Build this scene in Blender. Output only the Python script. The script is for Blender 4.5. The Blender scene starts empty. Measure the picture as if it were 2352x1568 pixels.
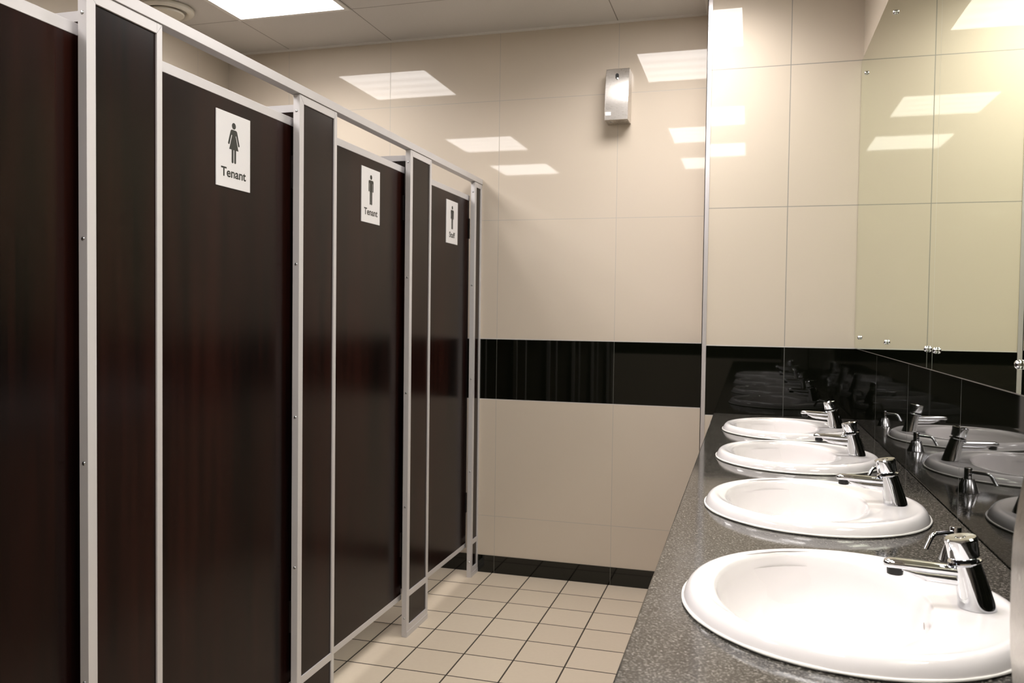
import bpy, bmesh, math, random
from mathutils import Matrix, Vector
random.seed(4)
C = bpy.context.scene
COL = C.collection
PI = math.pi

# ------------------------------------------------------------ camera, exposure
CAM_Z = 1.3226
cam_d = bpy.data.cameras.new('camera')
cam_d.sensor_width = 36.0
cam_d.lens = 1888.0 / 2352.0 * 36.0
cam_d.clip_start = 0.02
cam_d.dof.use_dof = True
cam_d.dof.focus_distance = 2.1
cam_d.dof.aperture_fstop = 9.0
cam = bpy.data.objects.new('camera', cam_d)
COL.objects.link(cam)
_r = Vector((0.96082645, 0.27684947, 0.01291947))
_u = Vector((-0.02118724, 0.02689321, 0.99941376))
_f = Vector((-0.27633972, 0.9605369, -0.03170538))
m = Matrix(((_r.x, _u.x, -_f.x, 0), (_r.y, _u.y, -_f.y, 0), (_r.z, _u.z, -_f.z, CAM_Z), (0, 0, 0, 1)))
cam.matrix_world = m
C.camera = cam
C.view_settings.view_transform = 'Standard'
C.view_settings.look = 'None'
C.view_settings.gamma = 1.0
C.view_settings.use_curve_mapping = False
C.view_settings.exposure = 0.0
w = bpy.data.worlds.new('world'); C.world = w
w.use_nodes = True
w.node_tree.nodes['Background'].inputs[0].default_value = (0.02, 0.019, 0.018, 1)
w.node_tree.nodes['Background'].inputs[1].default_value = 1.0
LAMP = 11.0           # radiance of the ceiling light diffusers
LAMP_W = 14.5         # power of the tubes behind each prismatic diffuser, thrown mostly downwards
LAMP_SPREAD = 150.0

# ------------------------------------------------------------ dimensions
T = 0.6
CEIL = 2.7452
YF, YE = 3.9974, 3.7201
XT, XM = -0.1965, 0.4355
XL, YB = -2.812, -1.6
XS = -1.3183
ZC = 0.9038
XC = -0.1417
BT, BH, SK = 1.2028, 0.3092, 0.0897
BB = BT - BH

# ------------------------------------------------------------ node helpers
class NT:
    def __init__(s, name):
        s.m = bpy.data.materials.new(name); s.m.use_nodes = True
        s.t = s.m.node_tree; s.b = s.t.nodes['Principled BSDF']
    def n(s, typ, **kw):
        nd = s.t.nodes.new(typ)
        for k, v in kw.items(): setattr(nd, k, v)
        return nd
    def l(s, a, b): s.t.links.new(a, b)
    def math(s, op, a, b=None, c=None):
        nd = s.n('ShaderNodeMath', operation=op)
        for i, x in enumerate((a, b, c)):
            if x is None: continue
            if isinstance(x, (int, float)): nd.inputs[i].default_value = x
            else: s.l(x, nd.inputs[i])
        return nd.outputs[0]
    def mix(s, f, a, b):
        nd = s.n('ShaderNodeMix', data_type='RGBA')
        for i, x in ((0, f), (6, a), (7, b)):
            if isinstance(x, (int, float)): nd.inputs[i].default_value = x
            elif isinstance(x, tuple): nd.inputs[i].default_value = (*x, 1)
            else: s.l(x, nd.inputs[i])
        return nd.outputs[2]
    def pos(s):
        g = s.n('ShaderNodeNewGeometry'); sp = s.n('ShaderNodeSeparateXYZ')
        s.l(g.outputs['Position'], sp.inputs[0]); s.P = g.outputs['Position']
        return sp.outputs
    def noise(s, scale, detail=3, vec=None, stretch=None, rough=.5):
        nd = s.n('ShaderNodeTexNoise'); nd.inputs['Scale'].default_value = scale
        nd.inputs['Detail'].default_value = detail; nd.inputs['Roughness'].default_value = rough
        g = s.n('ShaderNodeTexCoord')
        src = g.outputs['Object']
        if vec is not None: src = vec
        if stretch:
            mp = s.n('ShaderNodeMapping'); mp.inputs['Scale'].default_value = stretch
            s.l(src, mp.inputs[0]); src = mp.outputs[0]
        s.l(src, nd.inputs['Vector'])
        return nd.outputs[0]
    def bump(s, h, strength, dist):
        b = s.n('ShaderNodeBump'); b.inputs['Strength'].default_value = strength
        b.inputs['Distance'].default_value = dist
        s.l(h, b.inputs['Height']); s.l(b.outputs[0], s.b.inputs['Normal'])
    def set(s, **kw):
        for k, v in kw.items():
            k = k.replace('_', ' ')
            if isinstance(v, tuple): v = (*v, 1)
            if hasattr(v, 'node'): s.l(v, s.b.inputs[k])
            else: s.b.inputs[k].default_value = v
        return s

def simple(name, col, rough=.5, metal=0., spec=.5, **kw):
    return NT(name).set(Base_Color=col, Roughness=rough, Metallic=metal, Specular_IOR_Level=spec, **kw).m

BEIGE = (0.578, 0.505, 0.42)
BLACK = (0.0028, 0.0032, 0.0018)

def line_mask(N, c, j0, w_, period=T):
    d = N.math('ABSOLUTE', N.math('WRAP', N.math('SUBTRACT', c, j0), period/2, -period/2))
    return N.math('LESS_THAN', d, w_)

def wall_tiles(name, axis, j0, jw=.0013, jcol=(.40, .37, .33)):
    """large glossy beige tiles, black tile band, thin grey joints"""
    N = NT(name); P = N.pos(); z = P[2]; h = P[axis]
    above = N.math('GREATER_THAN', z, BT); below = N.math('LESS_THAN', z, BB)
    band = N.math('MULTIPLY', N.math('SUBTRACT', 1.0, above), N.math('SUBTRACT', 1.0, below))
    beige = N.math('SUBTRACT', 1.0, band)
    v = line_mask(N, h, j0, jw)
    hz = N.math('ADD', N.math('MULTIPLY', N.math('GREATER_THAN', z, BT + .01), line_mask(N, z, BT, jw)),
                N.math('MULTIPLY', N.math('LESS_THAN', z, BB - .01), line_mask(N, z, BB, jw)))
    joint = N.math('MINIMUM', N.math('ADD', v, hz), 1.0)
    # light metal bead along both edges of the band
    bead = N.math('ADD', N.math('LESS_THAN', N.math('ABSOLUTE', N.math('SUBTRACT', z, BT)), 0.0022),
                  N.math('LESS_THAN', N.math('ABSOLUTE', N.math('SUBTRACT', z, BB)), 0.0018))
    nz = N.noise(1.3, 2, vec=N.P)
    bg = N.mix(nz, tuple(c*.97 for c in BEIGE), tuple(c*1.03 for c in BEIGE))
    base = N.mix(band, bg, BLACK)
    jc = N.mix(band, jcol, (0.07, 0.07, 0.065))
    base = N.mix(joint, base, jc)
    base = N.mix(bead, base, (0.55, 0.52, 0.50))
    mark = N.math('MINIMUM', N.math('ADD', joint, bead), 1.0)
    wav = N.noise(2.2, 1, vec=N.P)
    N.set(Base_Color=base, Roughness=N.math('ADD', N.math('MULTIPLY', mark, .4), .028), Specular_IOR_Level=N.math('SUBTRACT', .5, N.math('MULTIPLY', band, .14)))
    hh = N.math('SUBTRACT', N.math('MULTIPLY', wav, .12), N.math('MULTIPLY', mark, 1.0))
    N.bump(hh, .35, .0006)
    return N.m

M = {}
M['wall_x'] = wall_tiles('beige_tile_back', 0, -0.6304)
M['wall_alcove'] = wall_tiles('beige_tile_alcove', 0, 0.1493, .0017, (.27, .255, .23))
M['wall_y'] = wall_tiles('beige_tile_side', 1, 1.933)
M['skirting'] = None
def skirting(name, axis, j0):
    N = NT(name); P = N.pos()
    j = line_mask(N, P[axis], j0, .0014)
    N.set(Base_Color=N.mix(j, BLACK, (.09, .09, .08)), Roughness=.06)
    return N.m
M['skirt_x'] = skirting('black_tile_x', 0, -0.6304)
M['skirt_y'] = skirting('black_tile_y', 1, 1.933)

def floor_mat():
    N = NT('beige_floor_tiles'); P = N.pos()
    jx = line_mask(N, P[0], -0.6411, .0031, .2); jy = line_mask(N, P[1], 3.7985, .0031, .2)
    j = N.math('MINIMUM', N.math('ADD', jx, jy), 1.0)
    cx = N.math('FLOOR', N.math('DIVIDE', N.math('ADD', P[0], 0.6411), .2))
    cy = N.math('FLOOR', N.math('DIVIDE', N.math('SUBTRACT', P[1], 3.7985), .2))
    cb = N.n('ShaderNodeCombineXYZ'); N.l(cx, cb.inputs[0]); N.l(cy, cb.inputs[1])
    wn = N.n('ShaderNodeTexWhiteNoise', noise_dimensions='3D'); N.l(cb.outputs[0], wn.inputs[0])
    nz = N.noise(60, 4, vec=N.P)
    t = N.math('ADD', N.math('MULTIPLY', wn.outputs[0], .5), N.math('MULTIPLY', nz, .5))
    base = N.mix(t, (.58, .49, .385), (.66, .57, .455))
    N.set(Base_Color=N.mix(j, base, (.045, .035, .025)), Roughness=N.math('ADD', N.math('MULTIPLY', j, .45), .33), Specular_IOR_Level=.4)
    N.bump(N.math('SUBTRACT', 1.0, j), .5, .0012)
    return N.m
M['floor'] = floor_mat()

def ceil_mat():
    N = NT('ceiling_boards'); P = N.pos()
    jx = N.math('ADD', line_mask(N, P[0], -0.635, .0022, 1.785), line_mask(N, P[0], -1.82, .0022, 50))
    jx = N.math('ADD', jx, line_mask(N, P[0], -0.035, .0022, 50))
    jy = N.math('ADD', line_mask(N, P[1], 3.53, .0022, 1.8), line_mask(N, P[1], 2.93, .0022, 1.8))
    j = N.math('MINIMUM', N.math('ADD', jx, jy), 1.0)
    nz = N.noise(300, 2, vec=N.P)
    b = N.mix(nz, (.60, .575, .55), (.66, .635, .61))
    N.set(Base_Color=N.mix(j, b, (.25, .23, .21)), Roughness=.85, Specular_IOR_Level=.2)
    N.bump(N.math('SUBTRACT', 1.0, j), .6, .0015)
    return N.m
M['ceiling'] = ceil_mat()

def granite():
    N = NT('dark_granite')
    a = N.noise(330, 6, stretch=(.8, 1.1, 1), rough=.75); b = N.noise(75, 4, rough=.65); c = N.noise(5, 2)
    r1 = N.n('ShaderNodeValToRGB'); N.l(a, r1.inputs[0])
    e = r1.color_ramp.elements
    e[0].position = .42; e[0].color = (.005, .005, .0045, 1)
    e[1].position = .64; e[1].color = (.26, .24, .215, 1)
    e2 = e.new(.52); e2.color = (.030, .027, .023, 1)
    k = N.math('ADD', .55, N.math('MULTIPLY', b, .9))
    sc = N.n('ShaderNodeVectorMath', operation='SCALE'); N.l(r1.outputs[0], sc.inputs[0]); N.l(k, sc.inputs['Scale'])
    N.set(Base_Color=sc.outputs[0], Roughness=N.math('ADD', .04, N.math('MULTIPLY', c, .10)), Specular_IOR_Level=.6)
    N.bump(a, .04, .0005)
    return N.m
M['granite'] = granite()

def laminate():
    N = NT('dark_wood_laminate')
    a = N.noise(34, 6, stretch=(1, 1, .03), rough=.6); b = N.noise(6, 3, stretch=(1, 1, .12)); g = N.noise(900, 2)
    t = N.math('MULTIPLY', N.math('ADD', a, b), .5)
    r = N.n('ShaderNodeValToRGB'); N.l(t, r.inputs[0]); e = r.color_ramp.elements
    e[0].position = .38; e[0].color = (.0016, .0011, .0010, 1); e[1].position = .66; e[1].color = (.018, .0048, .0032, 1)
    sm = N.noise(5, 3)
    N.set(Base_Color=r.outputs[0], Roughness=N.math('ADD', .20, N.math('MULTIPLY', sm, .03)), Specular_IOR_Level=.20)
    N.bump(g, .05, .0003)
    return N.m
M['laminate'] = laminate()

def alu():
    N = NT('powder_coated_aluminium')
    g = N.noise(700, 2); s_ = N.noise(3, 2)
    N.set(Base_Color=N.mix(s_, (.545, .525, .53), (.61, .59, .595)), Roughness=.38, Metallic=.15, Specular_IOR_Level=.5)
    N.bump(g, .05, .0003)
    return N.m
M['alu'] = alu()
M['trim'] = simple('anodised_trim', (.66, .63, .64), .3, .6)
M['chrome'] = simple('chrome', (.70, .715, .74), .045, 1.)
M['chrome_d'] = simple('chrome_satin', (.62, .62, .63), .16, 1.)
M['screw'] = simple('zinc_screw', (.45, .46, .47), .3, 1.)
M['black_rubber'] = simple('black_plastic', (.006, .006, .006), .3)
M['hinge'] = simple('dark_bronze_hinge', (.010, .008, .008), .5, 0.)
M['overflow'] = simple('grey_overflow', (.42, .39, .37), .4)
M['gasket'] = simple('dark_recess', (.012, .010, .009), .5)
M['sign'] = simple('white_sign_plastic', (.70, .685, .695), .35)
M['ink'] = simple('sign_ink', (.010, .013, .010), .4)
M['label'] = simple('white_label', (.8, .8, .82), .5)
M['silicone'] = simple('white_silicone', (.80, .78, .74), .25)
def porcelain():
    N = NT('white_porcelain')
    N.set(Base_Color=(.79, .755, .755), Roughness=.06, Specular_IOR_Level=.5, Coat_Weight=.3, Coat_Roughness=.03)
    N.bump(N.noise(30, 2), .02, .001)
    return N.m
M['porcelain'] = porcelain()
def mirror_m():
    N = NT('tinted_mirror')
    N.set(Base_Color=(.80, .86, .69), Metallic=1., Roughness=.0)
    return N.m
M['mirror'] = mirror_m()
M['mirror_edge'] = simple('mirror_edge_glass', (.55, .58, .50), .12, 0.)
def brushed(name, col, s):
    N = NT(name)
    a = N.noise(90, 3, stretch=s)
    N.set(Base_Color=col, Metallic=1., Roughness=N.math('ADD', .22, N.math('MULTIPLY', a, .14)), Anisotropic=.35)
    N.bump(a, .05, .0003)
    return N.m
M['steel'] = brushed('brushed_steel', (.66, .63, .60), (1, 1, 12))
M['steel_v'] = brushed('brushed_steel_case', (.50, .47, .43), (12, 12, 1))
M['white_paint'] = simple('white_paint', (.74, .72, .69), .45)
M['vent'] = simple('cream_vent_plastic', (.66, .62, .54), .4)
def lamp():
    N = NT('light_diffuser'); P = N.pos()
    # soft bright bands where the tubes sit behind the diffuser
    y = N.math('SUBTRACT', P[1], 3.23)
    s = N.math('SINE', N.math('MULTIPLY', y, 2*PI/.135))
    k = N.math('MULTIPLY', LAMP, N.math('ADD', .92, N.math('MULTIPLY', s, .10)))
    N.b.inputs['Base Color'].default_value = (.8, .8, .8, 1)
    N.b.inputs['Emission Color'].default_value = (1.0, .955, .93, 1)
    N.l(k, N.b.inputs['Emission Strength'])
    return N.m
M['lamp'] = lamp()

# ------------------------------------------------------------ mesh helpers
class MB:
    def __init__(s): s.bm = bmesh.new(); s.smooth = False
    def box(s, x0, x1, y0, y1, z0, z1):
        v = [s.bm.verts.new(c) for c in ((x0,y0,z0),(x1,y0,z0),(x1,y1,z0),(x0,y1,z0),(x0,y0,z1),(x1,y0,z1),(x1,y1,z1),(x0,y1,z1))]
        for f in ((0,3,2,1),(4,5,6,7),(0,1,5,4),(1,2,6,5),(2,3,7,6),(3,0,4,7)): s.bm.faces.new([v[i] for i in f])
        return s
    def poly(s, pts, x0, x1):
        """prism: outline pts=(y,z) extruded along X"""
        n = len(pts)
        a = [s.bm.verts.new((x0, y, z)) for y, z in pts]; b = [s.bm.verts.new((x1, y, z)) for y, z in pts]
        s.bm.faces.new(a[::-1]); s.bm.faces.new(b)
        for i in range(n):
            s.bm.faces.new((a[i], a[(i+1) % n], b[(i+1) % n], b[i]))
        return s
    def rings(s, rs, cap0=True, cap1=True):
        R = [[s.bm.verts.new(p) for p in r] for r in rs]
        n = len(R[0])
        for a, b in zip(R, R[1:]):
            for i in range(n):
                s.bm.faces.new((a[i], a[(i+1) % n], b[(i+1) % n], b[i]))
        if cap0: s.bm.faces.new(R[0][::-1])
        if cap1: s.bm.faces.new(R[-1])
        s.smooth = True
        return s
    def lathe(s, prof, axis='z', o=(0,0,0), n=32, lean=(0,0)):
        """prof=[(r,h)]; lean = x,y shift per unit height"""
        rs = []
        for r, h in prof:
            ring = []
            for i in range(n):
                t = 2*PI*i/n; a, b = r*math.cos(t), r*math.sin(t)
                if axis == 'z': p = (o[0]+a+lean[0]*h, o[1]+b+lean[1]*h, o[2]+h)
                elif axis == 'x': p = (o[0]+h, o[1]+a, o[2]+b)
                else: p = (o[0]+b, o[1]+h, o[2]+a)
                ring.append(p)
            rs.append(ring)
        return s.rings(rs)
    def tube(s, pts, r, n=16):
        pts = [Vector(p) for p in pts]; rs = []; up = Vector((0, 1, 0))
        for i, p in enumerate(pts):
            d = (pts[min(i+1, len(pts)-1)] - pts[max(i-1, 0)]).normalized()
            a = d.cross(up).normalized(); b = a.cross(d)
            rr = r[i] if isinstance(r, (list, tuple)) else r
            rs.append([tuple(p + a*rr*math.cos(2*PI*k/n) + b*rr*math.sin(2*PI*k/n)) for k in range(n)])
        return s.rings(rs)
    def build(s, name, mat, parent=None, bevel=0, loc=None):
        bmesh.ops.recalc_face_normals(s.bm, faces=s.bm.faces)
        me = bpy.data.meshes.new(name); 
        if s.smooth:
            for f in s.bm.faces: f.smooth = True
        s.bm.to_mesh(me); s.bm.free()
        if s.smooth:
            try: me.set_sharp_from_angle(angle=math.radians(38))
            except Exception: pass
        me.materials.append(mat)
        o = bpy.data.objects.new(name, me); COL.objects.link(o)
        if parent: o.parent = parent
        if loc: o.location = loc
        if bevel:
            b = o.modifiers.new('bevel', 'BEVEL'); b.width = bevel; b.segments = 3; b.limit_method = 'ANGLE'
        return o

def tag(o, label, cat, group=None):
    o['label'] = label; o['category'] = cat
    if group: o['group'] = group
    return o
def empty(name, loc, label, cat, group=None):
    o = bpy.data.objects.new(name, None); COL.objects.link(o); o.location = loc; o.empty_display_size = .05
    return tag(o, label, cat, group)
def struct(o): o['kind'] = 'structure'; return o
def dup(root, loc, label):
    r = root.copy(); COL.objects.link(r); r.location = loc; r['label'] = label
    for ch in [c for c in bpy.data.objects if c.parent == root]:
        c = ch.copy(); COL.objects.link(c); c.parent = r
        for g in [k for k in bpy.data.objects if k.parent == ch]:
            d = g.copy(); COL.objects.link(d); d.parent = c
    return r

# ------------------------------------------------------------ room shell
struct(MB().box(XL-.1, XM+.1, YB-.1, YF+.1, -.1, 0).build('floor', M['floor']))
struct(MB().box(XL-.1, XM+.1, YB-.1, YF+.1, CEIL, CEIL+.1).build('ceiling', M['ceiling']))
struct(MB().box(XL-.1, XT, YF, YF+.1, 0, CEIL).build('wall_back', M['wall_x']))
struct(MB().box(XL-.1, XL, YB, YF, 0, CEIL).build('wall_left', M['wall_y']))
struct(MB().box(XM, XM+.1, YB, YE, 0, CEIL).build('wall_right', M['wall_y']))
struct(MB().box(XL-.1, XM+.1, YB-.1, YB, 0, CEIL).build('wall_front', M['wall_x']))
struct(MB().box(XT, XM+.1, YE, YF+.1, 0, CEIL).build('wall_alcove', M['wall_alcove']))
struct(MB().box(XL, XT, YF-.003, YF, 0, SK).build('baseboard_back', M['skirt_x']))
struct(MB().box(XL, XL+.003, YB, YF-.003, 0, SK).build('baseboard_left', M['skirt_y']))
struct(MB().box(XM-.003, XM, YB, YE-.003, 0, SK).build('baseboard_right', M['skirt_y']))
struct(MB().box(XT, XM-.003, YE-.003, YE, 0, SK).build('baseboard_alcove', M['skirt_x']))
struct(MB().box(XT-.003, XT+.0175, YE-.0035, YE, 0, CEIL).box(XT-.003, XT, YE-.0035, YE+.0175, 0, CEIL).build('trim_1', M['trim']))
struct(MB().box(XL, XT-.004, YF-.020, YF, CEIL-.006, CEIL).box(XT-.022, XT-.004, YE+.02, YF-.020, CEIL-.006, CEIL).build('trim_2', M['white_paint']))

# ------------------------------------------------------------ ceiling lights
def ceiling_light(x, y, label):
    t = empty('ceiling_light', (x, y, CEIL), label, 'ceiling light', 'square ceiling light panels')
    h, f = .298, .022
    mb = MB()
    mb.box(-h, h, -h, -h+f, -.006, 0).box(-h, h, h-f, h, -.006, 0).box(-h, -h+f, -h+f, h-f, -.006, 0).box(h-f, h, -h+f, h-f, -.006, 0)
    mb.build('light_frame', M['white_paint'], t)
    MB().box(-h+f, h-f, -h+f, h-f, -.003, 0).build('light_diffuser', M['lamp'], t)
    ld = bpy.data.lights.new('tube_light', 'AREA'); ld.shape = 'SQUARE'; ld.size = 2*(h-f); ld.energy = LAMP_W
    ld.spread = math.radians(LAMP_SPREAD); ld.color = (1.0, .955, .93)
    lo = bpy.data.objects.new('tube_light', ld); COL.objects.link(lo); lo.parent = t; lo.location = (0, 0, -.0045)
    return t
Lt = ceiling_light(-2.12, 3.23, 'square white ceiling light above the toilet cubicles near the back wall, beside the round vent')
dup(Lt, (-2.12, 1.43, CEIL), 'square ceiling light above the cubicles, mirrored second in the back wall tiles')
dup(Lt, (-2.12, .23, CEIL), 'square ceiling light above the cubicles, nearest the camera and farthest from the back wall')
dup(Lt, (-.335, 3.23, CEIL), 'square ceiling light over the walkway, nearest the sink alcove wall')
dup(Lt, (-.335, 1.43, CEIL), 'square ceiling light over the walkway, middle one of the row beside the mirrors')
dup(Lt, (-.335, .23, CEIL), 'square ceiling light over the walkway, directly above the camera')

# round exhaust vent
v = empty('exhaust_vent', (-2.662, 3.30, CEIL), 'round cream exhaust vent in the ceiling above the cubicles', 'vent')
MB().lathe([(.085, 0), (.122, 0), (.126, -.006), (.125, -.016), (.116, -.024), (.104, -.026), (.094, -.020), (.088, -.008)], n=64).build('vent_ring', M['vent'], v)
MB().lathe([(.012, 0), (.012, -.018), (.078, -.020), (.083, -.026), (.080, -.033), (.04, -.037), (.001, -.038)], n=64).build('vent_disc', M['vent'], v)

# ------------------------------------------------------------ cubicles
ZP, ZD, ZDB = 1.9829, 1.9187, .1433
TH = .022
PIL = [(-.285, -.055), (.555, .785), (1.3953, 1.6225), (2.2284, 2.4638), (3.0767, 3.3062), (3.8852, YF)]
plab = ['dark wood cubicle pilaster with aluminium frame, farthest from the back wall and behind the camera',
        'dark wood cubicle pilaster with aluminium frame, just outside the left edge of the photo',
        'wide dark wood pilaster in aluminium frame, nearest the camera, left of the womens Tenant door',
        'dark wood pilaster in aluminium frame between the womens Tenant door and the mens Tenant door',
        'dark wood pilaster in aluminium frame between the mens Tenant door and the Staff door',
        'narrow dark wood pilaster in aluminium frame fixed against the beige back wall']
FW = .025
def pilaster(y0, y1, label):
    t = empty('cubicle_pilaster', (XS, y0, 0), label, 'partition panel', 'framed pilasters between the cubicle doors')
    w_ = y1 - y0; fo = .018
    mb = MB(); x0 = -TH
    mb.box(x0, 0, 0, FW, 0, ZP)
    mb.box(x0, 0, w_-fo, w_, 0, ZP)
    mb.box(x0, -.0002, FW, w_-fo, ZP-.0245, ZP)
    mb.box(x0, -.0002, FW, w_-fo, .163, .187)
    mb.box(x0, -.0002, FW, w_-fo, 0, .047)
    mb.build('aluminium_frame', M['alu'], t, bevel=.0008)
    # mitre lines at the two top corners
    MB().poly([(0, ZP), (.0005, ZP), (FW, ZP-.0240), (FW, ZP-.0245)], -.0002, .0002).build('mitre_joint', M['gasket'], t)
    MB().poly([(w_-.0005, ZP), (w_, ZP), (w_-fo, ZP-.0245), (w_-fo, ZP-.0240)], -.0002, .0002).build('mitre_joint', M['gasket'], t)
    g = .0015
    MB().box(x0+.002, -.0045, FW-.001, w_-fo+.001, .187-.001, ZP-.0235).build('upper_panel', M['laminate'], t)
    MB().box(x0+.002, -.0045, FW-.001, w_-fo+.001, .046, .164).build('lower_panel', M['laminate'], t)
    MB().box(-.001, .0016, .002, w_-.002 if w_ > .15 else w_-.001, .0, .022).build('foot_plate', M['alu'], t, bevel=.0005)
    for z in (1.933, 1.470, 1.002, .537, .078):
        MB().lathe([(.0001, -.0022), (.0030, -.0017), (.0045, 0), (.0045, .001)], axis='y', n=14, o=(-TH*.5, 0, z)).build('screw', M['screw'], t)
    return t
pil = [pilaster(a, b, l) for (a, b), l in zip(PIL, plab)]

# header rail along the top of all pilasters
hr = empty('header_rail', (XS, YB, ZP), 'long aluminium rail running along the tops of the cubicle pilasters', 'rail')
MB().box(-.030, .0035, 0, YF-YB, .0010, .0275).build('rail_profile', M['alu'], hr, bevel=.001)

# partitions between stalls
for k, (a, b) in enumerate(PIL[:-1]):
    yc = (a+b)/2
    lab = ['side partition between stalls behind the camera', 'side partition of the stall left of the photo edge',
           'side partition behind the nearest pilaster with pale top rail', 'side partition with pale top rail seen above the womens Tenant door',
           'side partition with pale top rail seen above the mens Tenant door'][k]
    t = empty('stall_partition', (XS, yc, 0), lab, 'partition panel', 'side partitions between the stalls')
    x0, x1 = XL - XS, -TH
    MB().box(x0, x1, -.010, .010, .16, ZP-.022).build('panel', M['laminate'], t)
    MB().box(x0, x1, -.0115, .0115, ZP-.024, ZP-.001).build('top_rail', M['alu'], t)
    MB().box(x0, x1, -.0115, .0115, .14, .162).build('bottom_rail', M['alu'], t)
    MB().box(x0+.35, x0+.38, -.010, .010, 0, .141).build('support_foot', M['alu'], t)

# ---- signs
def arc(cy, cz, r, a0, a1, n=10):
    return [(cy+r*math.cos(math.radians(a0+(a1-a0)*i/n)), cz+r*math.sin(math.radians(a0+(a1-a0)*i/n))) for i in range(n+1)]
def capsule(mb, p, q, r, x0, x1):
    d = Vector(q)-Vector(p); a = math.degrees(math.atan2(d.y, d.x))
    mb.poly(arc(q[0], q[1], r, a-90, a+90) + arc(p[0], p[1], r, a+90, a+270), x0, x1)
def pictogram(kind, parent, x):
    mb = MB(); e = .0006
    mb.poly(arc(0, .0685, .0086, 0, 345, 22), x, x+e)
    if kind == 'woman':
        for s in (-1, 1):
            capsule(mb, (s*.0115, .0525), (s*.0225, .0195), .0033, x, x+e*.9)
            capsule(mb, (s*.0058, .012), (s*.0058, -.0285), .0039, x, x+e*.9)
        mb.poly([(-.0075, .0435), (.0075, .0435), (.0205, .004), (-.0205, .004)], x, x+e*.95)
        mb.poly(arc(.0085, .0515, .0062, 0, 90, 6)+arc(-.0085, .0515, .0062, 90, 180, 6)+[(-.0100, .043), (.0100, .043)], x, x+e)
    else:
        for s in (-1, 1):
            capsule(mb, (s*.0170, .050), (s*.0170, .018), .0032, x, x+e*.9)
            capsule(mb, (s*.0056, .018), (s*.0056, -.0285), .0045, x, x+e*.9)
        mb.box(x, x+e*.95, -.0112, .0112, .014, .052)
        mb.poly(arc(.0135, .0505, .0067, 0, 90, 6)+arc(-.0135, .0505, .0067, 90, 180, 6)+[(-.0202, .046), (.0202, .046)], x, x+e)
    return mb.build('pictogram', M['ink'], parent)
def lettering(txt, width, height, parent, x, y, z):
    cu = bpy.data.curves.new('lettering', 'FONT'); cu.body = txt; cu.size = .03; cu.align_x = 'CENTER'
    cu.extrude = .0003; cu.offset = .0006
    ob = bpy.data.objects.new('tmp', cu); COL.objects.link(ob)
    bpy.context.view_layer.update()
    me = bpy.data.meshes.new_from_object(ob.evaluated_get(bpy.context.evaluated_depsgraph_get()))
    bpy.data.objects.remove(ob)
    xs = [v_.co.x for v_ in me.vertices]; ys = [v_.co.y for v_ in me.vertices]
    sx = width/(max(xs)-min(xs)); sy = height/(max(ys)-min(ys)); cx = (max(xs)+min(xs))/2; y0 = min(ys)
    for v_ in me.vertices:
        a, b, c = v_.co
        v_.co = (c, (a-cx)*sx, (b-y0)*sy)
    me.materials.clear(); me.materials.append(M['ink']); me.name = 'lettering'
    o = bpy.data.objects.new('lettering', me); COL.objects.link(o); o.parent = parent; o.location = (x, y, z)
    return o

XD = -1.357
doors = [(PIL[0][1], PIL[1][0], None), (PIL[1][1], PIL[2][0], None), (PIL[2][1], PIL[3][0], ('woman', 'Tenant', 1.9515, .112)),
         (PIL[3][1], PIL[4][0], ('man', 'Tenant', 2.796, .112)), (PIL[4][1], PIL[5][0], ('man', 'Staff', 3.664, .078))]
dlab = ['dark wood cubicle door behind the camera, nearest the front wall',
        'dark wood cubicle door without a visible sign, at the left edge of the photo',
        'dark wood cubicle door with white sign of a woman above the word Tenant',
        'dark wood cubicle door with white sign of a man above the word Tenant',
        'dark wood cubicle door with white sign reading Staff, closest to the back wall']
for (a, b, sg), lab in zip(doors, dlab):
    y0, y1 = a-.020, b+.032
    t = empty('cubicle_door', (XD, y0, ZDB), lab, 'door', 'dark wood cubicle doors')
    w_ = y1-y0; h = ZD-ZDB
    MB().box(-.019, -.0015, 0.0005, w_-.0005, .020, h-.0245).build('door_panel', M['laminate'], t, bevel=.001)
    MB().box(-.021, 0, 0, w_, h-.0255, h).build('top_rail', M['alu'], t, bevel=.001)
    MB().box(-.021, 0, 0, w_, 0, .0225).build('bottom_rail', M['alu'], t, bevel=.001)
    for z in (.23, h-.165):
        hg = MB().box(-.003, .003, w_-.012, w_-.001, z-.05, z+.05)
        hg.build('hinge', M['hinge'], t, bevel=.0004)
    lt = MB().box(0, .010, .010, .024, .895, .960).build('latch_keep', M['chrome_d'], t, bevel=.001)
    for z in (.899, .956):
        MB().lathe([(.0035, 0), (.0030, .0015), (.001, .002)], axis='x', o=(.010, .017, z), n=12).build('screw', M['screw'], lt)
    if sg:
        yc = sg[2]-y0; zc = (1.657+1.858)/2-ZDB
        s = MB().box(-.0015, .0015, -.0765, .0765, -.1005, .1005).build('door_sign', M['sign'], t, bevel=.0006, loc=(0, yc, zc))
        pictogram(sg[0], s, .0014)
        lettering(sg[1], sg[3], .0255 if sg[1] == 'Tenant' else .0265, s, .0015, .0, -.0725)

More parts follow.
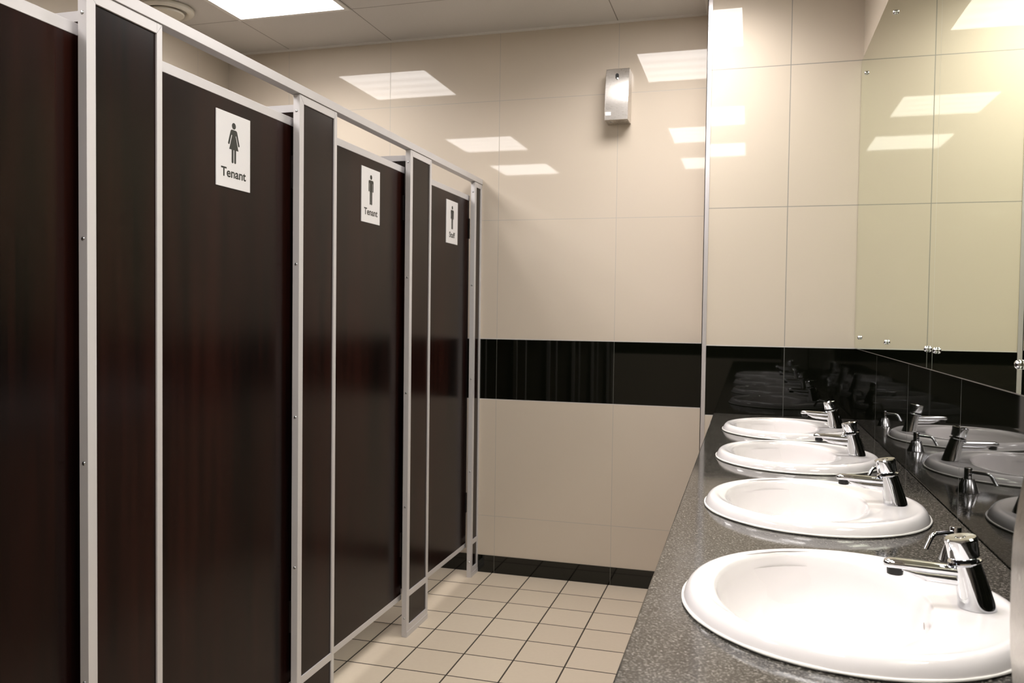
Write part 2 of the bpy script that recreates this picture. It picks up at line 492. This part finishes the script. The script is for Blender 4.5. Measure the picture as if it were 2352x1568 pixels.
# ------------------------------------------------------------ vanity counter
BASIN_X = .145
BAS_Y = [1.265, 1.915, 2.575, 3.205]
ct = MB().box(XC, XM-.0005, -.9, YE-.0005, ZC-.03, ZC).build('worktop', M['granite'])
cut = MB()
for y in BAS_Y:
    cut.rings([[(BASIN_X+.205*math.cos(t*PI/24), y+.212*math.sin(t*PI/24), z) for t in range(48)] for z in (ZC-.1, ZC+.1)])
co = cut.build('cutter', M['granite'])
bo = ct.modifiers.new('holes', 'BOOLEAN'); bo.object = co; bo.operation = 'DIFFERENCE'; bo.solver = 'EXACT'
bpy.context.view_layer.update()
me = bpy.data.meshes.new_from_object(ct.evaluated_get(bpy.context.evaluated_depsgraph_get()))
ct.modifiers.clear(); ct.data = me; bpy.data.objects.remove(co)
for p_ in me.polygons: p_.use_smooth = False
bv = ct.modifiers.new('bevel', 'BEVEL'); bv.width = .004; bv.segments = 3; bv.limit_method = 'ANGLE'; bv.angle_limit = math.radians(60)
vc = empty('vanity_counter', (0, 0, 0), 'long speckled dark granite counter holding the row of washbasins', 'counter')
ct.parent = vc
MB().box(XC+.012, XC+.030, -.88, YE-.004, 0, ZC-.0302).build('front_panel', M['wall_y'], vc)

# ------------------------------------------------------------ washbasins
def ell(cx, a, b, z, n=96, sq=0.):
    out = []
    for i in range(n):
        t = 2*PI*i/n; c, s = math.cos(t), math.sin(t)
        k = 1/(abs(c)**(2+sq)+abs(s)**(2+sq))**(1/(2+sq))
        out.append((cx+a*k*c, b*k*s, z))
    return out
def make_basin():
    t = empty('washbasin', (BASIN_X, BAS_Y[0], ZC), 'x', 'washbasin', 'white oval washbasins along the counter')
    A, B = .232, .2395
    rs = [ell(0, A-.004, B-.004, .0002), ell(0, A, B, .0025), ell(0, A-.0005, B-.0005, .006), ell(0, A-.004, B-.004, .014), ell(0, A-.008, B-.008, .0205),
          ell(0, A-.013, B-.013, .0245), ell(0, A-.018, B-.0165, .0257), ell(0, A-.024, B-.0200, .0252), ell(-.001, A-.030, B-.0225, .0238)]
    bx, ba, bb_ = -.038, .1500, .2110
    # deck between outer lip and bowl edge
    rs += [ell(-.012, .188, .2145, .0232), ell(-.026, .168, .2130, .0228), ell(bx, ba, bb_, .0220), ell(bx, ba-.0025, bb_-.0025, .0205), ell(bx, ba-.0050, bb_-.0055, .0140)]
    D = .135; n = 15
    for i in range(1, n+1):
        q = i/n
        k = (1-q**2.3)
        a = .022+(ba-.0085-.022)*k; b = .022+(bb_-.009-.022)*k
        z = .011-(D)*(1-(1-q)**2.0)*.90
        rs.append(ell(bx+.022*q, a, b, z, sq=.12*(1-q)))
    body = MB(); body.rings(rs, cap0=False, cap1=False)
    # outer shell underneath
    us = [ell(0, .200, .207, .0002), ell(-.01, .19, .2, -.03), ell(-.02, .15, .18, -.08), ell(-.018, .09, .11, -.125), ell(-.016, .03, .03, -.14)]
    body.rings(us, cap0=False, cap1=True)
    body.build('basin_bowl', M['porcelain'], t)
    sb = MB(); R = []
    N_ = 96
    for i in range(N_):
        th = 2*PI*i/N_; wob = .0006*math.sin(9*th+1)+.0005*math.sin(23*th)
        ring = []
        for k in range(8):
            ph = 2*PI*k/8; rr = .0024+wob*.5
            ring.append(((A+.0006+rr*math.cos(ph))*math.cos(th), (B+.0006+rr*math.cos(ph))*math.sin(th), .0030+rr*.9*math.sin(ph)))
        R.append(ring)
    R.append(R[0]); sb.rings(R, False, False)
    bmesh.ops.remove_doubles(sb.bm, verts=sb.bm.verts, dist=1e-6)
    sb.build('silicone_bead', M['silicone'], t)
    dz = .011-D*.90
    MB().lathe([(.0225, -.004), (.0225, .002), (.019, .0035), (.013, .0028), (.011, -.001), (.001, -.001)], o=(bx+.022, 0, dz), n=32).build('drain', M['chrome_d'], t)
    MB().lathe([(.0050, 0), (.0047, -.0006), (.0020, -.0007)], axis='x', o=(bx+ba-.0100, 0, -.012), n=20).build('overflow_hole', M['overflow'], t)
    return t
blab = ['white oval washbasin nearest the camera, partly hidden by the steel case at the right edge',
        'white oval washbasin, second from the camera, next beyond the large front basin',
        'white oval washbasin, third from the camera, between the second basin and the farthest',
        'white oval washbasin farthest from the camera, next to the black and beige end wall']
b0 = make_basin(); b0['label'] = blab[0]
for y, l in zip(BAS_Y[1:], blab[1:]): dup(b0, (BASIN_X, y, ZC), l)

# ------------------------------------------------------------ taps
def make_tap():
    t = empty('basin_tap', (0, 0, 0), 'x', 'tap', 'chrome push taps on the washbasins')
    def tl(secs, n=48):
        """secs=[(radius, axis x, axis z, tilt)]: rings tipped towards the basin"""
        rs = []
        for r, cx, cz, tilt in secs:
            ct_, st_ = math.cos(tilt), math.sin(tilt)
            rs.append([(cx + r*math.cos(2*PI*k/n)*ct_, r*math.sin(2*PI*k/n), cz + r*math.cos(2*PI*k/n)*st_) for k in range(n)])
        return MB().rings(rs)
    ang = .20
    def up(h0, dx, h):   # point h along the tipped axis from (dx, h0)
        return (dx - h*math.sin(ang), h0 + h*math.cos(ang))
    B_ = [(.0225, 0, 0, 0), (.0245, 0, .0006, 0), (.0243, -.0004, .003, .01), (.0233, -.0018, .010, .03), (.0216, -.0058, .026, .08), (.0200, -.0108, .044, .14), (.0190, -.0160, .0605, ang), (.0178, -.0163, .0615, ang)]
    tl(B_).build('tap_body', M['chrome'], t)
    def stack(prof, h0=.0615, dx=-.0165):
        out = []
        for r, h in prof:
            x_, z_ = up(h0, dx, h); out.append((r, x_, z_, ang))
        return tl(out)
    stack([(.0150, -.001), (.0150, .0090)]).build('neck', M['black_rubber'], t)
    stack([(.0175, .0002), (.0208, .0008), (.0220, .0024), (.0215, .0042), (.0190, .0048)]).build('collar', M['chrome'], t)
    cap = stack([(.0150, .0078), (.0190, .0085), (.0200, .0100), (.0204, .0270), (.0214, .0320), (.0212, .0345), (.0195, .0362), (.0070, .0364), (.0062, .0352), (.001, .0352)]).build('push_cap', M['chrome'], t)
    stack([(.0058, .0350), (.0050, .0372), (.001, .0378)]).build('cap_button', M['chrome_d'], cap)
    # spout: lofted along -x
    def sec(x, zt, zb, hw, n=28):
        out = []; zc = (zt+zb)/2; hz = (zt-zb)/2
        for i in range(n):
            a = 2*PI*i/n; c, s = math.cos(a), math.sin(a)
            e = .72
            out.append((x, hw*math.copysign(abs(c)**e, c), zc+hz*math.copysign(abs(s)**e, s)))
        return out
    S = [sec(-.010, .0560, .0430, .0120), sec(-.032, .0575, .0430, .0130), sec(-.092, .0595, .0455, .0132), sec(-.107, .0596, .0458, .0130),
         sec(-.1145, .0590, .0462, .0114), sec(-.1190, .0572, .0475, .0082), sec(-.1208, .0545, .0495, .0035)]
    sp = MB().rings(S).build('spout', M['chrome'], t)
    W = [sec(-.006, .0470, .0270, .0100), sec(-.035, .0470, .0290, .0095), sec(-.066, .0475, .0310, .0090), sec(-.080, .0478, .0345, .0086), sec(-.092, .0480, .0405, .0084), sec(-.098, .0480, .0445, .0080)]
    MB().rings(W).build('spout_underside', M['chrome'], sp)
    MB().lathe([(.0098, .0370), (.0108, .0376), (.0111, .0470)], o=(-.1055, 0, 0), n=28).build('aerator', M['black_rubber'], sp)
    return t
TZ = ZC+.0229
TX = .312
t0 = make_tap(); t0.location = (TX, BAS_Y[0]-.004, TZ)
t0['label'] = 'chrome push tap with flat spout on the washbasin nearest the camera'
for y, l in zip(BAS_Y[1:], ['chrome push tap on the second washbasin from the camera', 'chrome push tap on the third washbasin from the camera',
                            'chrome push tap on the farthest washbasin, in front of the black end wall tiles']):
    dup(t0, (TX, y+.004, TZ), l)

# ------------------------------------------------------------ soap dispensers
def make_soap():
    t = empty('soap_dispenser', (0, 0, 0), 'x', 'soap dispenser', 'chrome soap pumps between the basins')
    MB().lathe([(.0255, 0), (.0260, .0012), (.0252, .0035), (.0150, .0320), (.0140, .0335), (.006, .0340)], n=40).build('conical_base', M['chrome_d'], t)
    MB().lathe([(.0092, .0335), (.0092, .0585), (.0084, .0600), (.001, .0602)], n=28).build('pump_head', M['chrome'], t)
    zn = .0505
    pts = [(-.005, 0, zn), (-.025, 0, zn+.0002), (-.042, 0, zn)]
    for i in range(1, 7):
        a = math.radians(10*i); pts.append((-.042-.014*math.sin(a), 0, zn-.014*(1-math.cos(a))))
    ex, ez = pts[-1][0], pts[-1][2]
    pts += [(ex-.006, 0, ez-.0104), (ex-.0105, 0, ez-.0182)]
    MB().tube(pts, [.0042]*len(pts), n=16).build('nozzle', M['chrome'], t)
    return t
SX = .346
s0 = make_soap(); s0.location = (.355, 1.585, ZC); s0.rotation_euler = (0, 0, math.radians(34))
s0['label'] = 'chrome soap pump with bent nozzle behind the nearest tap, between first and second basins'
for y, l in ((2.238, 'chrome soap pump between the second and third washbasins'), (2.888, 'chrome soap pump between the third and farthest washbasins'),
             (3.53, 'chrome soap pump beyond the farthest tap, in the corner by the end wall')):
    dup(s0, (SX, y, ZC), l)

# ------------------------------------------------------------ mirrors
MZ0, MZ1 = BT+.002, BT+2*T-.006
def mirror(y0, y1, label, bolts):
    t = empty('wall_mirror', (XM, y0, MZ0), label, 'mirror', 'frameless mirrors above the basins')
    w_ = y1-y0; h = MZ1-MZ0
    gl = MB().box(-.0075, -.0015, 0, w_, 0, h).build('mirror_glass', M['mirror_edge'], t)
    gl.data.materials.append(M['mirror'])
    for p_ in gl.data.polygons:
        if p_.normal.x < -.9: p_.material_index = 1
    for (y, z) in bolts:
        MB().lathe([(.0045, 0), (.0045, -.0078), (.0074, -.0080), (.0078, -.0095), (.0076, -.0120), (.0064, -.0146), (.0040, -.0163), (.0005, -.0168)], axis='x', o=(0, y-y0, z-MZ0), n=28).build('mirror_bolt', M['chrome'], t)
    return t
zb, zt = 1.253, 2.300
mirror(2.1925, YE-.002, 'frameless tinted mirror panel next to the end wall corner', [(y, z) for y in (3.545, 2.872, 2.243) for z in (zb, zt)])
mirror(.66, 2.1905, 'frameless tinted mirror panel nearer the camera, at the right edge of the photo', [(y, z) for y in (2.142, 1.518, .72) for z in (zb, zt)])
mirror(-.88, .6585, 'frameless tinted mirror panel beside the camera, beyond the right edge of the photo', [(y, z) for y in (.60, -.1, -.8) for z in (zb, zt)])

# ------------------------------------------------------------ curved steel air freshener on the back wall
d = empty('air_freshener_dispenser', (-.6225, YF, 2.252), 'curved brushed steel dispenser with key lock mounted high on the back wall', 'dispenser')
hw, H = .0555, .248
def front_y(q): return -(.050 + .052*math.sin(min(1, q*1.25+.05)*PI*.5)**.9 - .012*max(0, (.45-q))*0 - .020*(1-q)**6)
prof = []
for i in range(25):
    q = i/24   # 0 top .. 1 bottom
    dd = .060 + .046*math.sin(PI*min(1., .10+q*.55)) if q < .73 else .060+.046*math.sin(PI*.5015)
    prof.append((-dd, H*(1-q)))
mb = MB()
front = []
L_ = [mb.bm.verts.new((-hw, 0, H))] + [mb.bm.verts.new((-hw, y, z)) for y, z in prof] + [mb.bm.verts.new((-hw, 0, 0))]
R_ = [mb.bm.verts.new((hw, 0, H))] + [mb.bm.verts.new((hw, y, z)) for y, z in prof] + [mb.bm.verts.new((hw, 0, 0))]
mb.bm.faces.new(L_); mb.bm.faces.new(R_[::-1])
for i in range(len(L_)):
    j = (i+1) % len(L_)
    mb.bm.faces.new((L_[i], R_[i], R_[j], L_[j]))
mb.smooth = True
mb.build('steel_case', M['steel'], d, bevel=.0012)
nz = MB()
nz.poly([(0, 0)]*0 or [(-.008, -.014), (.008, -.014), (.008, .006)]+[(.008*math.cos(a*PI/10), .006+.008*math.sin(a*PI/10)) for a in range(1, 10)]+[(-.008, .006)], 0, .004)
o = nz.build('nozzle_slot', M['black_rubber'], d); o.rotation_euler = (0, 0, -PI/2); o.location = (-.001, -.0845, .208)
MB().lathe([(.006, 0), (.006, -.003), (.002, -.004)], axis='y', o=(-.001, -.0875, .196), n=16).build('spray_nozzle', M['chrome'], d)
MB().box(-.051, -.025, -.1072, -.1055, .022, .038).build('label_sticker', M['label'], d)
MB().lathe([(.008, 0), (.008, -.003), (.001, -.0035)], o=(-.030, -.060, 0), n=20).build('key_lock', M['chrome'], d)

# ------------------------------------------------------------ steel dispenser at the right edge, on the right wall near the camera
HZ = .945
h = empty('hand_dryer', (XM, .775, HZ), 'brushed steel case with curved front on the right wall, cut off by the photo edge', 'hand dryer')
w2 = .125
ctl = [(.945, .186), (.972, .190), (1.0, .192), (1.03, .1928), (1.06, .192), (1.09, .1913), (1.114, .190), (1.146, .186), (1.17, .182), (1.186, .179), (1.21, .172), (1.235, .162), (1.255, .148), (1.268, .128)]
pr = [(-(d_-.024*(1.3226-z_)), z_-HZ) for z_, d_ in ctl]; Hh = ctl[-1][0]-HZ+.004
mb = MB()
A_ = [mb.bm.verts.new((0, -w2, 0))] + [mb.bm.verts.new((x, -w2, z)) for x, z in pr] + [mb.bm.verts.new((0, -w2, Hh))]
B_ = [mb.bm.verts.new((0, w2, 0))] + [mb.bm.verts.new((x, w2, z)) for x, z in pr] + [mb.bm.verts.new((0, w2, Hh))]
mb.bm.faces.new(A_); mb.bm.faces.new(B_[::-1])
for i in range(len(A_)):
    j = (i+1) % len(A_); mb.bm.faces.new((A_[i], A_[j], B_[j], B_[i]))
mb.smooth = True
mb.build('dryer_case', M['steel_v'], h, bevel=.006)
MB().lathe([(.030, 0), (.030, -.014), (.024, -.016), (.020, -.004)], o=(-.11, 0, 0), n=32).build('air_outlet', M['chrome_d'], h)
